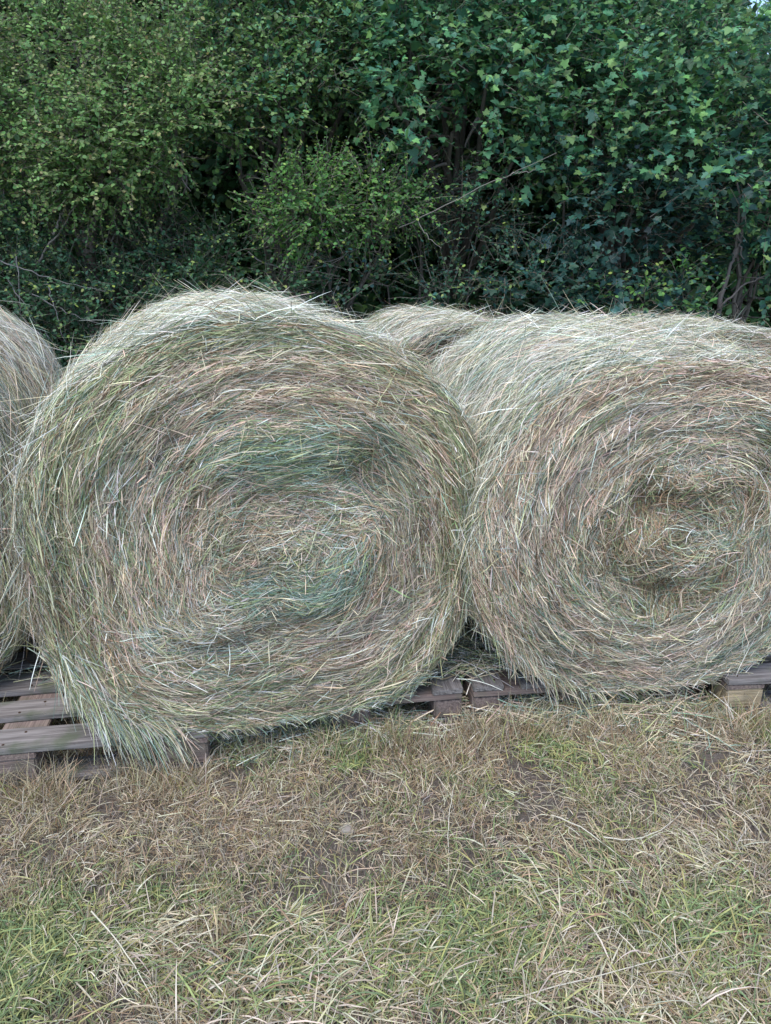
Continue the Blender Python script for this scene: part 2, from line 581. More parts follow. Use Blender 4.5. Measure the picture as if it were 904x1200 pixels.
dl = mk_dir([(*b1, 0.30, 0.13, 0, 0.10, 0.16), (*B(435, 560), 0.12, 0.2, 0, -0.95, 0.2), (*B(235, 590), 0.10, 0.2, 0, 1.05, 0.22),
             (*b2, 0.36, 0.16, 0, 0.08, 0.55), (*B(300, 650), 0.22, 0.16, 0, 0.35, 0.6), (*b3, 0.24, 0.12, 0.5, 0.55, 0.22), (*b7, 0.2, 0.12, 0, -0.3, 0.4),
             (*B(250, 725), 0.28, 0.12, 0, -0.1, 0.75), (*b6, 0.42, 0.13, 0.33, 0.33, 0.18)],
            0.22, 0.3, 0.6, cu=0.05, cv=0.0, seed=3)
#        straw pale green teal pink brown olive dark mauve
ringsL = [(0.0, [2, 1.0, .8, .8, 2, 1.6, .8, .4, 1.2]), (0.45, [2, 1.0, .6, .6, 2.8, 1.2, .8, .4, 1.6]), (0.68, [1.8, .9, .6, .4, 3.4, 1.2, .9, .4, 2.0]),
          (0.80, [2.4, .5, 1.3, .5, 1.4, 1.8, 2.4, .5, .9]), (1.0, [2.4, .6, 1.8, .7, .6, 1.4, 3.0, .5, .5])]
gw = [.3, .2, 3.2, 4.5, .05, .1, .9, .5, .05]; tw = [.4, .8, 1.4, 5, .05, .05, .3, .3, .05]
pw = [3, 3.5, .4, .8, 1.2, .5, .5, .1, 1]
cl = mk_col(ringsL, [(*b2, 0.34, 0.12, 0, [2, 1.2, 1, .8, 1.6, 1.2, 1, .4, 1.4], .7), (*B(330, 460), .5, .12, 0, [1.8, 1.0, .3, .2, 4, 1, .5, .3, 2.5], .7), (*B(200, 600), .12, .4, 0, [1.8, 1.2, .3, .3, 4, 1, .5, .3, 2.5], .6), (*b1, 0.38, 0.15, -0.03, gw, 0.97), (*B(445, 560), 0.10, 0.16, -.6, gw, 0.8), (*b3, 0.22, 0.11, 0.55, tw, 0.92), (*b7, 0.16, 0.12, 0, tw, .75),
                     (*b5, 0.13, 0.09, -0.8, [1, .3, .4, .2, 3, 2, .3, .8, 1.5], 0.6), (*B(225, 725), 0.26, 0.12, 0, pw, 0.8),
                     (*b6, 0.40, 0.12, 0.33, [2, 1.5, .3, .3, 3, .8, .5, .2, 2.5], .75), (*B(420, 380), .5, .12, -.3, [2, .8, 1, .4, .8, 1.4, 1.8, .4, .3], .6)], 3)
BL.face(125000, dl, cl, k=5, seglen=(0.03, 0.15))
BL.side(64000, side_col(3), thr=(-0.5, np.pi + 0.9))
BL.whiskers(700)

# --- the right bale
BR = Bale('hay_bale', (0.925, 2.30, PT - 0.005), R(9), 0.645, 0.607, 1.2, 5.0, expo=2.4, sag=0.91)
BR.root.rotation_euler.x = R(1.5)
tag(BR.root, 'round hay bale at centre right with pinkish rings around a tangled rusty brown core', 'hay bale', 'round hay bales on pallets')
B = lambda px, py: px2uv(BR, px, py)
c1, c2, c3, c4, c5 = B(755, 580), B(820, 600), B(770, 690), B(865, 590), B(710, 590)
BR.bumps = [(*c1, 0.12, 0.14, 0, -0.035), (*B(800, 560), 0.2, 0.08, 0, 0.03), (*c3, 0.10, 0.10, 0, -0.035), (*B(820, 640), 0.2, 0.12, 0.2, 0.02), (*c5, 0.1, 0.22, 0, 0.02),
            (*B(735, 635), 0.09, 0.12, 0, 0.03)]
BR.core()
cc = B(785, 620)
dr = mk_dir([(*c1, 0.14, 0.2, 0, 1.45, 0.55), (*B(820, 615), 0.2, 0.13, 0, 0.1, 0.5), (*c3, 0.12, 0.18, 0, 1.5, 0.45), (*B(865, 600), .1, .15, 0, 1.2, .6),
             (*B(725, 690), .12, .12, 0, -.9, .6)],
            0.19, 0.42, 0.75, cu=cc[0], cv=cc[1], seed=5)
ringsR = [(0.0, [1.2, .5, 1.4, .8, .9, 4.2, 1.5, 1.4, .8]), (0.34, [1.6, .8, 1.3, 1.2, 1.3, 2.4, 1.2, .8, 1.1]), (0.45, [2, 1.4, .9, 1.4, 1.8, .8, .8, .3, 1.7]),
          (0.75, [1.8, 1.1, .4, .8, 3.0, .8, .5, .3, 2.6]), (1.0, [2.0, .8, .5, .5, 3.0, 1.6, .6, .5, 1.8])]
rb = [.8, .2, .8, .1, .8, 8, 1.2, .9, .3]
cr_ = mk_col(ringsR, [(*c1, 0.13, 0.15, 0, rb, 0.85), (*B(865, 590), 0.06, 0.13, 0, rb, .8), (*c3, 0.16, 0.1, 0, rb, .55), (*B(735, 540), .12, .06, .3, rb, .7),
                      (*B(880, 510), 0.12, 0.12, 0, [.8, .6, 2.6, 2.6, .2, .4, 1, .3, .2], 0.7),
                      (*B(825, 620), 0.14, 0.12, 0, [1.5, 2, .8, 3, .4, .3, .4, .2, .6], 0.8), (*B(870, 740), 0.35, 0.16, 0.6, [1.5, 2.5, .8, 3.5, .4, .1, .5, .1, .8], 0.7),
                      (*B(840, 440), 0.4, 0.06, -0.1, [.8, .2, .5, .1, 3, 2, .4, .8, 1], .6)], 5)
BR.face(110000, dr, cr_, k=5, seglen=(0.03, 0.14))
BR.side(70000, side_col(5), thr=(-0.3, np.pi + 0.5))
BR.whiskers(800)

# --- the bale cut by the left edge
BE = Bale('hay_bale', (-1.80, 2.12, PT - 0.005), R(12), 0.62, 0.69, 1.2, 8.0, sag=0.90, expo=2.5)
tag(BE.root, 'hay bale cut off by the left edge, with brown end face', 'hay bale', 'round hay bales on pallets')
BE.core()
ringsE = [(0.0, [1.5, .6, .8, .3, 1, 3.5, 1.4, .8, .8]), (1.0, [1.8, .7, .8, .3, 1.2, 3.0, 1.4, .6, .8])]
BE.face(24000, mk_dir([], 0.2, 0.3, 0.6, seed=8), mk_col(ringsE, [], 8), seglen=(0.08, 0.2))
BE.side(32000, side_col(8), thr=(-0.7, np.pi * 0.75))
BE.whiskers(700)

# --- the second row
BB = Bale('hay_bale', (0.42, 3.66, 0.0), R(12), 0.58, 0.648, 1.2, 11.0, sag=0.97)
tag(BB.root, 'back row hay bale peeking out between the two large front bales', 'hay bale', 'round hay bales on pallets')
BB.core()
BB.face(9000, mk_dir([], 0.18, 0.3, 0.6, seed=11), mk_col(ringsR, [], 11), seglen=(0.08, 0.2))
BB.side(20000, side_col(11))
BB.whiskers(500)

BC = Bale('hay_bale', (1.84, 3.80, 0.0), R(8), 0.66, 0.625, 1.2, 14.0, sag=0.97)
tag(BC.root, 'back row hay bale behind the right bale, cut off by the right edge', 'hay bale', 'round hay bales on pallets')
BC.core()
BC.face(8000, mk_dir([], 0.18, 0.3, 0.6, seed=14), mk_col(ringsR, [], 14), seglen=(0.08, 0.2))
BC.side(24000, side_col(14))
BC.whiskers(700)


def hanging(bale, n, thr, name, drop, cw, lean=(0, 0), outy=(-0.02, -0.10), qr=(0.86, 1.02), floor=-0.13, sweep=(0.75, 0.25)):
    """loose stalks that slide off the face near the bottom and hang over the pallet"""
    k = 7
    th = rng.uniform(*thr, n)
    q = rng.uniform(*qr, n)
    u, v = q * np.cos(th), q * np.sin(th)
    x, z = bale.xz(u, v)
    P = np.empty((n, k, 3))
    y0 = bale.face_y(u, v) - rng.uniform(0.0, 0.02, n)
    ln = rng.uniform(*drop, n)
    tan = np.stack([-np.sin(th), np.cos(th)], 1)
    D = np.stack([tan[:, 0] * sweep[0], rng.uniform(*sorted(outy), n) / 0.12 * 0.3, tan[:, 1] * sweep[0] - sweep[1]], 1) + rng.normal(0, 0.22, (n, 3))
    D[:, 0] += rng.uniform(lean[0], lean[1] + 1e-6, n)
    D = unit(D)
    pos = np.stack([x, y0, z], 1)
    # start further up the strand so that it stays rooted in the roll
    pos = pos - D * 0.06
    for i in range(k):
        P[:, i] = pos
        pos = pos + D * (ln / (k - 1))[:, None]
        D = unit(D + np.array([0, 0, -0.14]) + rng.normal(0, 0.05, (n, 3)))
        low = pos[:, 2] < floor
        pos[:, 2] = np.where(low, floor + rng.uniform(0, 0.01, n), pos[:, 2])
    W = rng.uniform(0.0010, 0.0019, n)[:, None] * np.linspace(1, 0.35, k)[None]
    C = jitter_col(PAL[pick(np.tile(np.array(cw, float), (n, 1)), n)])
    N = unit(rng.normal(0, 0.5, (n, 3)) + np.array([0, -1, 0.2]))
    V, F, C = ribbons(P, W, N, C)
    return np_mesh(name, V, [F], M_HAY, bale.root, C)


hw = [2, 3.0, 1.3, 2.2, .2, .3, 1.6, .2, .2]
hanging(BL, 800, (R(203), R(240)), 'hanging_tuft', (0.08, 0.25), hw)
hanging(BL, 900, (R(238), R(315)), 'hanging_fringe', (0.04, 0.12), hw, floor=-0.125, qr=(.9, 1.0), sweep=(1.0, 0.0))
hanging(BR, 500, (R(205), R(255)), 'hanging_fringe', (0.06, 0.18), [2.5, 1.5, .8, 1.2, 2, .8, .8, .2, 1])
hanging(BR, 500, (R(250), R(320)), 'hanging_fringe', (0.04, 0.13), [2.5, 1.5, .8, 1.8, 1.6, .5, .8, .2, 1], sweep=(1.0, 0.02))


# ------------------------------------------------------------------ pallets
def box_mesh(name, sx, sy, sz, mat, parent, loc, bevel=0.003, wob=0.0, rz=0.0, nails=0):
    import bmesh
    bm = bmesh.new()
    bmesh.ops.create_cube(bm, size=1)
    for v in bm.verts:
        v.co.x *= sx; v.co.y *= sy; v.co.z *= sz
    if sx > 0.5:
        bmesh.ops.subdivide_edges(bm, edges=[e for e in bm.edges if abs(e.verts[0].co.x - e.verts[1].co.x) > sx * 0.5], cuts=8)
    for v in bm.verts:
        v.co.y += wob * math.sin(v.co.x * 9 + loc[1] * 30) + random.uniform(-1, 1) * wob * 0.15
        v.co.z += wob * 0.25 * math.sin(v.co.x * 7 + loc[1] * 17)
    bmesh.ops.bevel(bm, geom=list(bm.edges), offset=bevel, segments=2, affect='EDGES', clamp_overlap=True)
    if nails:
        for nx_ in (-0.5275, 0.0, 0.5275):
            for k_ in (-1, 1):
                g_ = bmesh.ops.create_cone(bm, cap_ends=True, segments=10, radius1=0.0045, radius2=0.004, depth=0.0016,
                                           matrix=Matrix.Translation((nx_ + k_ * 0.03 + random.uniform(-.01, .01), k_ * nails * 0.27, sz / 2 + 0.0012)))
                for v_ in g_['verts']:
                    for f_ in v_.link_faces: f_.material_index = 1
    me = bpy.data.meshes.new(name)
    bm.to_mesh(me); bm.free()
    me.materials.append(mat)
    if nails: me.materials.append(M_NAIL)
    for p in me.polygons: p.use_smooth = False
    o = bpy.data.objects.new(name, me)
    COL.objects.link(o); o.parent = parent
    o.location = loc
    o.rotation_euler = (0, 0, rz)
    return o


def make_pallet(label, loc, rz, blockmat=M_BLOCK):
    root = empty('wooden_pallet', loc, rz)
    tag(root, label, 'pallet', 'wooden pallets under the bales')
    ys = [(0.055, 0.11), (0.2275, 0.10), (0.40, 0.12), (0.5725, 0.10), (0.745, 0.11)]
    for y, wd in ys:
        box_mesh('deck_board', 1.2, wd, 0.022, M_WOOD, root, (0.6, y, 0.133), wob=0.0025, nails=wd, rz=random.uniform(-.004, .004))
    for x in (0.0725, 0.6, 1.1275):
        o = box_mesh('stringer_board', 0.796, 0.145, 0.021, M_BLOCK, root, (x, 0.4, 0.1110), wob=0.001)
        o.rotation_euler.z = math.pi / 2
    for x in (0.074, 0.6, 1.126):
        for y, wd in ((0.052, 0.10), (0.40, 0.14), (0.748, 0.10)):
            box_mesh('block', 0.14, wd, 0.077, blockmat, root, (x, y, 0.0612), bevel=0.006)
    for y, wd in ((0.052, 0.10), (0.40, 0.14), (0.748, 0.10)):
        box_mesh('base_board', 1.19, wd, 0.02, M_WOOD, root, (0.6, y, 0.0125), wob=0.001)
    return root


make_pallet('grey weathered pallet with three open deck boards showing at the left edge', (-1.76, 1.83, 0), R(8.5))
make_pallet('pallet under the right side of the large left bale, mossy board ends forward', (0.275, 2.26, 0), R(8.5 + 90))
make_pallet('pallet under the right bale, its boards hidden by hanging hay', (1.105, 2.35, 0), R(6 + 90))
make_pallet('pallet at the right edge, with a pale yellowish block under its front board', (1.235, 2.31, 0), R(5), M_FRESH)

# ------------------------------------------------------------------ ground
def gz(x, y):
    return 0.012 * fbm(np.asarray(x) * 1.3, np.asarray(y) * 1.3, 0, 77) - 0.006


xs = np.concatenate([[-900, -200, -40, -12], np.linspace(-6, 6, 150), [12, 40, 200, 900]])
ys_ = np.concatenate([[-900, -200, -40, -8], np.linspace(-3, 10, 160), [16, 40, 200, 900]])
X, Y = np.meshgrid(xs, ys_, indexing='ij')
fade = np.clip((10 - np.maximum(np.abs(X), np.abs(Y - 3))) / 3, 0, 1)
Z = gz(X, Y) * fade + 0.006 * fbm(X * 9, Y * 9, 0, 5) * fade
nx, ny = X.shape
idx = (np.arange(nx - 1)[:, None] * ny + np.arange(ny - 1)[None]).ravel()
F = np.stack([idx, idx + ny, idx + ny + 1, idx + 1], 1)
g = np_mesh('ground', np.stack([X, Y, Z], -1).reshape(-1, 3), [F], M_SOIL, smooth=True)
tag(g, 'bare grey brown soil under the short grass', kind='structure')

# grass colours
TAN = np.array([0.44, 0.37, 0.24]); DTAN = np.array([0.34, 0.245, 0.15]); LG = np.array([0.22, 0.29, 0.12]); MG = np.array([0.14, 0.19, 0.09])
YG = np.array([0.35, 0.36, 0.14]); BLEACH = np.array([0.58, 0.53, 0.40]); GREY = np.array([0.42, 0.36, 0.29])
GPAL = np.stack([TAN, DTAN, LG, MG, YG, BLEACH, GREY]) * np.array([1.0, 0.97, 0.92])


def green_amount(x, y):
    """how green the sward is: patches, greener towards the viewer"""
    n_ = fbm(x * 2.2, y * 2.2, 0, 21) * 0.8 + 0.9 * fbm(x * 8, y * 8, 0, 22)
    near = np.clip((1.75 - y) / 0.5, 0, 1)
    g_ = -0.08 + 0.26 * near + n_
    for (px, py, r_, a_) in ((30, 1130, .10, .5), (640, 880, .12, .9), (570, 1090, .16, .6), (830, 1080, .16, .8), (410, 895, .06, .8), (800, 900, .14, .5), (160, 1090, .2, .3), (620, 1130, .2, .4)):
        c = on_ground(px, py)
        g_ = g_ + a_ * np.exp(-((x - c[0]) ** 2 + (y - c[1]) ** 2) / r_ ** 2)
    return np.clip(g_, 0, 1)


def blades(n, xr, yr, name, label, hgt, lean, flat=False, k=4, dens=None, wid=(0.0007, 0.0015), cat=None):
    x = rng.uniform(*xr, n); y = rng.uniform(*yr, n)
    cl_ = fbm(x * 14, y * 14, 0, 41) + 0.6 * fbm(x * 4, y * 4, 0, 42)
    keep = rng.random(n) < np.clip(0.62 + 0.9 * cl_, 0.15, 1)
    if dens is not None: keep &= rng.random(n) < dens(x, y)
    x, y = x[keep], y[keep]; n = len(x)
    ga = green_amount(x, y)
    isg = rng.random(n) < ga * 0.85
    h = rng.uniform(*hgt, n) * (0.7 + 0.5 * np.clip(fbm(x * 5, y * 5, 0, 43) + 0.5, 0, 1.2))
    az = rng.uniform(0, 2 * np.pi, n) if not flat else (fbm(x * 2.0, y * 2.0, 0, 51) * 5 + rng.normal(0, 0.75, n))
    el = np.clip(rng.normal(lean[0], lean[1], n), 0.02, 1.5)       # elevation of the blade
    D = np.stack([np.cos(az) * np.cos(el), np.sin(az) * np.cos(el), np.sin(el)], 1)
    base = gz(x, y) + (rng.uniform(0.0, 0.02, n) if flat else -0.002)
    pos = np.stack([x, y, base], 1)
    P = np.empty((n, k, 3))
    bend = rng.uniform(0.0, 0.35, n)
    side = rng.normal(0, 0.18, (n, 3)); side[:, 2] *= 0.3
    for i in range(k):
        P[:, i] = pos
        pos = pos + D * (h / (k - 1))[:, None]
        D = D + side; D[:, 2] -= bend; D = unit(D)
        fl = gz(pos[:, 0], pos[:, 1]) + 0.003
        pos[:, 2] = np.maximum(pos[:, 2], fl + rng.uniform(0, 0.006, n))
    W = rng.uniform(*wid, n)[:, None] * np.where(isg, 1.25, 1.0)[:, None] * np.interp(np.linspace(0, 1, k), [0, .5, 1], [1, .9, .25])[None]
    wg = np.zeros((n, 7))
    mauve = np.clip(0.6 + fbm(x * 3, y * 3, 0, 61), 0, 1)
    wg[:, 0] = 3; wg[:, 1] = 1.2 + 2.2 * mauve; wg[:, 5] = 1.2 + flat * 1.6; wg[:, 6] = 1.0 + 2.0 * mauve; wg[:, 4] = 0.6
    wg[isg] = [0.3, 0, 2.6, 2.0, 1.6, 0.2, 0]
    C = jitter_col(GPAL[pick(wg, n)], 0.40)
    N = unit(np.stack([rng.normal(0, 0.7, n), -np.ones(n) * 0.8, np.ones(n) * (1.0 if flat else 0.5)], 1) + rng.normal(0, 0.3, (n, 3)))
    V, F, C = ribbons(P, W, N, C)
    return V, F, C


def frame_d(x, y):
    return 1.0 * ((np.abs(x) < 0.25 + y * 0.66) & (y > 0.95) & (y < 2.5)) + 0.14


VX, VY = (-2.6, 2.6), (0.3, 3.4)
p1 = blades(330000, VX, VY, '', '', (0.02, 0.07), (1.05, 0.35), dens=frame_d)
o = np_mesh('grass', p1[0], [p1[1]], M_GRASS, None, p1[2])
tag(o, 'short mown grass, half dried to tan with green tufts', kind='stuff')


def front_line(x):
    return np.where(x < -0.56, 1.83 + (x + 1.76) * math.tan(R(8.5)), np.where(x < 1.2, 2.13 + (x + 0.52) * 0.12, 2.26 + (x - 1.235) * 0.0875))


p3 = blades(150000, (-2.2, 2.4), (1.5, 3.0), '', '', (0.07, 0.15), (1.15, 0.25), dens=lambda x, y: 1.0 * ((y - front_line(x) > -0.14) & (y - front_line(x) < 0.0)) * 0.6 + 0.30 * (y >= front_line(x)) * (x < -0.5))
o = np_mesh('long_grass', p3[0], [p3[1]], M_GRASS, None, p3[2])
tag(o, 'longer uncut grass growing against and through the pallets', kind='stuff')
p2 = blades(150000, VX, VY, '', '', (0.02, 0.11), (0.16, 0.18), flat=True, k=5, dens=frame_d, wid=(0.0006, 0.0013))
o = np_mesh('hay_litter', p2[0], [p2[1]], M_GRASS, None, p2[2])
tag(o, 'loose dry hay stalks scattered flat over the mown grass', kind='stuff')


def tufts(spots, name, label):
    parts = []
    for (px, py, n, rad, h0, h1, cols, az0, spread) in spots:
        c = on_ground(px, py)
        k = 6
        x = c[0] + rng.normal(0, rad, n); y = c[1] + rng.normal(0, rad * 0.8, n)
        az = az0 + rng.normal(0, spread + 0.35, n) + np.where(rng.random(n) < .25, rng.uniform(-3, 3, n), 0)
        el = np.clip(rng.normal(0.42, 0.3, n), 0.05, 1.4)
        D = np.stack([np.cos(az) * np.cos(el), np.sin(az) * np.cos(el), np.sin(el)], 1)
        pos = np.stack([x, y, gz(x, y) - 0.002], 1)
        h = rng.uniform(h0, h1, n) * rng.uniform(0.3, 0.75, n)
        P = np.empty((n, k, 3))
        bend = rng.uniform(0.1, 0.38, n)
        for i in range(k):
            P[:, i] = pos
            pos = pos + D * (h / (k - 1))[:, None]
            D[:, 2] -= bend; D = unit(D)
            pos[:, 2] = np.maximum(pos[:, 2], gz(pos[:, 0], pos[:, 1]) + rng.uniform(0.004, 0.03, n))
        W = rng.uniform(0.0008, 0.0021, n)[:, None] * np.interp(np.linspace(0, 1, k), [0, .5, 1], [.9, 1, .15])[None]
        C = jitter_col(GPAL[pick(np.tile(np.array(cols, float), (n, 1)), n)], 0.2)
        N = unit(rng.normal(0, 0.4, (n, 3)) + np.array([0, -0.5, 1]))
        parts.append(ribbons(P, W, N, C))
    V, F, C = merge(parts)
    o = np_mesh(name, V, F, M_GRASS, None, C)
    tag(o, label, kind='stuff')


gcol = [.3, 0, 3, 2, 3, .3, 0]; bcol = [2, .5, .5, .4, 1.2, 4, .8]; mcol = [1.5, .6, 1.5, 1.2, 1.4, 1.0, .6]
tufts([(40, 1120, 900, .07, .08, .2, gcol, 0.3, 1.0), (20, 1180, 400, .06, .08, .2, gcol, 0.8, 1.2),
       (150, 1110, 300, .06, .12, .28, bcol, -0.3, 0.35), (250, 1150, 300, .09, .12, .28, mcol, 0.1, 0.5),
       (340, 1082, 90, .015, .10, .22, bcol, 0.0, 0.15), (400, 1130, 350, .10, .12, .26, mcol, 0.4, 0.4), (330, 1175, 250, .09, .12, .26, bcol, 0.2, 0.4),
       (470, 1110, 400, .10, .10, .22, mcol, 0.5, 0.6), (570, 1095, 400, .08, .07, .16, gcol, 0.6, 0.9), (650, 1060, 300, .10, .10, .22, mcol, 2.6, 0.7),
       (620, 1140, 300, .08, .10, .24, mcol, 0.5, 0.5), (730, 1040, 250, .09, .12, .28, mcol, 2.4, 0.6), (830, 1090, 400, .08, .08, .2, gcol, 1.2, 1.2),
       (860, 1010, 300, .09, .12, .26, bcol, 2.7, 0.5), (790, 1150, 300, .1, .12, .26, bcol, 0.4, 0.8), (880, 1180, 300, .1, .1, .2, mcol, 0.4, 1.2),
       (640, 878, 300, .06, .05, .11, gcol, 1.0, 1.5), (740, 1180, 250, .1, .1, .24, bcol, 0, 1.5), (560, 1180, 300, .1, .1, .2, mcol, 0.5, 0.6),
       (100, 1060, 250, .09, .07, .18, mcol, 0.4, 1), (700, 900, 200, .08, .05, .12, gcol, 1.0, 1.5), (410, 900, 90, .025, .04, .09, gcol, 1.0, 1.5)],
      'tall_grass', 'longer green and bleached grass bent over in the foreground')


# hay that dropped off the bales, lying along the pallets
def dropped(spots, name, label):
    parts = []
    for (px, py, n, rx, ry, zz, cw) in spots:
        c = on_ground(px, py)
        k = 5
        x = c[0] + rng.normal(0, rx, n); y = c[1] + rng.normal(0, ry, n)
        az = rng.normal(0.1, 0.9, n)
        ln = rng.uniform(0.08, 0.22, n)
        z = gz(x, y) + (np.abs(rng.normal(0, zz, n)) if zz < .1 else zz + np.abs(rng.normal(0, .008, n))) + 0.005
        t = np.linspace(-0.5, 0.5, k)
        el = rng.normal(0, 0.25, n)
        P = np.stack([x[:, None] + np.cos(az)[:, None] * ln[:, None] * t, y[:, None] + np.sin(az)[:, None] * ln[:, None] * t,
                      z[:, None] + (np.sin(el) * ln)[:, None] * t - (t ** 2)[None] * 0.1 * ln[:, None]], -1)
        P[:, :, 2] = np.maximum(P[:, :, 2], gz(P[:, :, 0], P[:, :, 1]) + 0.004)
        P[:, :, 1] += (rng.normal(0, 0.25, n) * ln)[:, None] * (t ** 2)
        W = np.repeat(rng.uniform(0.0008, 0.0017, n)[:, None], k, 1); W[:, -1] *= .4
        C = jitter_col(PAL[pick(np.tile(np.array(cw, float), (n, 1)), n)])
        N = unit(rng.normal(0, 0.4, (n, 3)) + np.array([0, -0.7, 1]))
        parts.append(ribbons(P, W, N, C))
    V, F, C = merge(parts)
    o = np_mesh(name, V, F, M_HAY, None, C)
    tag(o, label, kind='stuff')


dropped([(300, 868, 700, .22, .04, .02, hw), (700, 838, 1500, .20, .04, .035, [2, 1, 1, 3, .8, .5, .8, .3, .8]), (600, 835, 500, .10, .05, .03, [2.5, 1.5, .8, 1.2, 1.5, .6, .8, .2, .8]),
         (440, 850, 400, .12, .04, .02, hw), (780, 870, 120, .2, .05, .01, [3, 1, .4, 1, 1, .6, .6, 0, 1]), (500, 790, 700, .16, .06, .15, hw), (515, 805, 900, .18, .08, .155, hw), (60, 830, 60, .2, .05, .15, hw)],
        'fallen_hay', 'loose hay fallen off the bales along the pallet fronts')


def tube(pts, rad, sides=6):
    pts = np.array(pts, float); n = len(pts)
    T = unit(np.gradient(pts, axis=0))
    ref = np.array([0.3, 0.9, 0.31])
    A = unit(np.cross(T, ref)); Bv = np.cross(T, A)
    an = np.linspace(0, 2 * np.pi, sides, endpoint=False)
    r_ = np.asarray(rad)[:, None, None]
    V = pts[:, None] + r_ * (A[:, None] * np.cos(an)[None, :, None] + Bv[:, None] * np.sin(an)[None, :, None])
    V = V.reshape(-1, 3)
    i = np.arange(sides); j = (i + 1) % sides
    F = np.concatenate([np.stack([k * sides + i, k * sides + j, (k + 1) * sides + j, (k + 1) * sides + i], 1) for k in range(n - 1)])
    return V, F


def bezier(p0, p1, p2, n=10):
    t = np.linspace(0, 1, n)[:, None]
    return (1 - t) ** 2 * np.array(p0) + 2 * t * (1 - t) * np.array(p1) + t * t * np.array(p2)


def stalk(label, pts, r0, col, branches=()):
    parts = []
    for ps in (pts, *branches):
        w_ = [on_ground(p[0], p[1]) + np.array([0, 0, p[2]]) for p in ps]
        c = bezier(w_[0], w_[1], w_[2], 10) if len(w_) == 3 else np.array(w_)
        c = c + 0.0015 * rng.normal(0, 1, c.shape)
        V, F = tube(c, np.linspace(r0, r0 * 0.45, len(c)), 5)
        parts.append((V, F, np.tile(np.array(col, float), (len(V), 1))))
    V, F, C = merge(parts)
    org = V.mean(0); org[2] = 0
    o = np_mesh('dry_stalk', V - org, F, M_GRASS, None, C, smooth=True)
    o.location = [float(q) for q in org]
    tag(o, label, 'stalk', 'long dry stalks lying in the grass')


PAL_ST = (0.66, 0.60, 0.47)
stalk('thin bleached stalk standing nearly upright in the middle of the grass', [(527, 1005, .0), (520, 985, .05), (532, 960, .13)], .0016, PAL_ST)
stalk('forked pale stalk lying right of centre, splitting towards the viewer', [(645, 965, .03), (700, 990, .05), (745, 1032, .02)], .0022, PAL_ST, [[(705, 993, .04), (760, 1010, .04), (800, 955, .02)]])
stalk('long pale stalk lying diagonally at the lower left', [(110, 1082, .04), (150, 1130, .06), (183, 1182, .02)], .0020, (0.72, 0.66, 0.5))
stalk('straight bleached stalk near the bottom edge right of centre', [(560, 1190, .02), (700, 1160, .05), (825, 1118, .02)], .0018, PAL_ST)
stalk('short pale stalk leaning towards the pallets at the right', [(640, 1145, .01), (655, 1110, .03), (672, 1085, .03)], .0018, PAL_ST)

# the small pale stone
import bmesh
bm = bmesh.new(); bmesh.ops.create_icosphere(bm, subdivisions=3, radius=1)
for v in bm.verts:
    n_ = float(fbm(v.co.x * 1.4, v.co.y * 1.4, v.co.z * 1.4, 91))
    v.co *= 1 + 0.28 * n_
    v.co.x *= 0.026; v.co.y *= 0.018; v.co.z *= 0.012
me = bpy.data.meshes.new('stone'); bm.to_mesh(me); bm.free()
ms, t, p = new_mat('stone')
n_ = t.nodes.new('ShaderNodeTexNoise'); n_.inputs['Scale'].default_value = 90
c_ = t.nodes.new('ShaderNodeValToRGB'); c_.color_ramp.elements[0].color = (.18, .15, .13, 1); c_.color_ramp.elements[1].color = (.36, .32, .27, 1)
t.links.new(n_.outputs[0], c_.inputs[0]); t.links.new(c_.outputs[0], p.inputs['Base Color']); p.inputs['Roughness'].default_value = .9
me.materials.append(ms)
for q in me.polygons: q.use_smooth = True
so = bpy.data.objects.new('stone', me); COL.objects.link(so)
c = on_ground(408, 974); so.location = (c[0], c[1], 0.004)
tag(so, 'small pale stone lying in the dry grass left of centre', 'stone')

# ------------------------------------------------------------------ hedge
OVAL = (np.array([[0, 0, 0], [-.34, .30, .06], [-.30, .72, .05], [0, 1, -.04], [.30, .72, .05], [.34, .30, .06]]),
        [np.array([[0, 3, 2, 1], [0, 5, 4, 3]])])
_m = [(0, 0), (.30, -.08), (.52, .12), (.42, .24), (.66, .56), (.42, .52), (.26, .60), (.22, .78), (0, 1.08), (-.22, .78), (-.26, .60), (-.42, .52), (-.66, .56), (-.42, .24), (-.52, .12), (-.30, -.08)]
MAPLE = (np.array([(x_, y_, 0.10 * abs(x_) - 0.10 * y_ * y_) for x_, y_ in _m] + [(0, .34, 0)]),
         [np.array([[16, (i_ + 1) % 16, i_] for i_ in range(16)])])


def leaves(shape, pos, D, Nn, size, col):
    T, Fs = shape
    n = len(pos)
    D = unit(D); S = unit(np.cross(D, Nn)); U = np.cross(S, D)
    V = pos[:, None] + size[:, None, None] * (T[None, :, 0:1] * S[:, None] + T[None, :, 1:2] * D[:, None] + T[None, :, 2:3] * U[:, None])
    m = len(T)
    F = [(f[None] + (np.arange(n) * m)[:, None, None]).reshape(-1, f.shape[1]) for f in Fs]
    return V.reshape(-1, 3), F, np.repeat(col, m, 0)


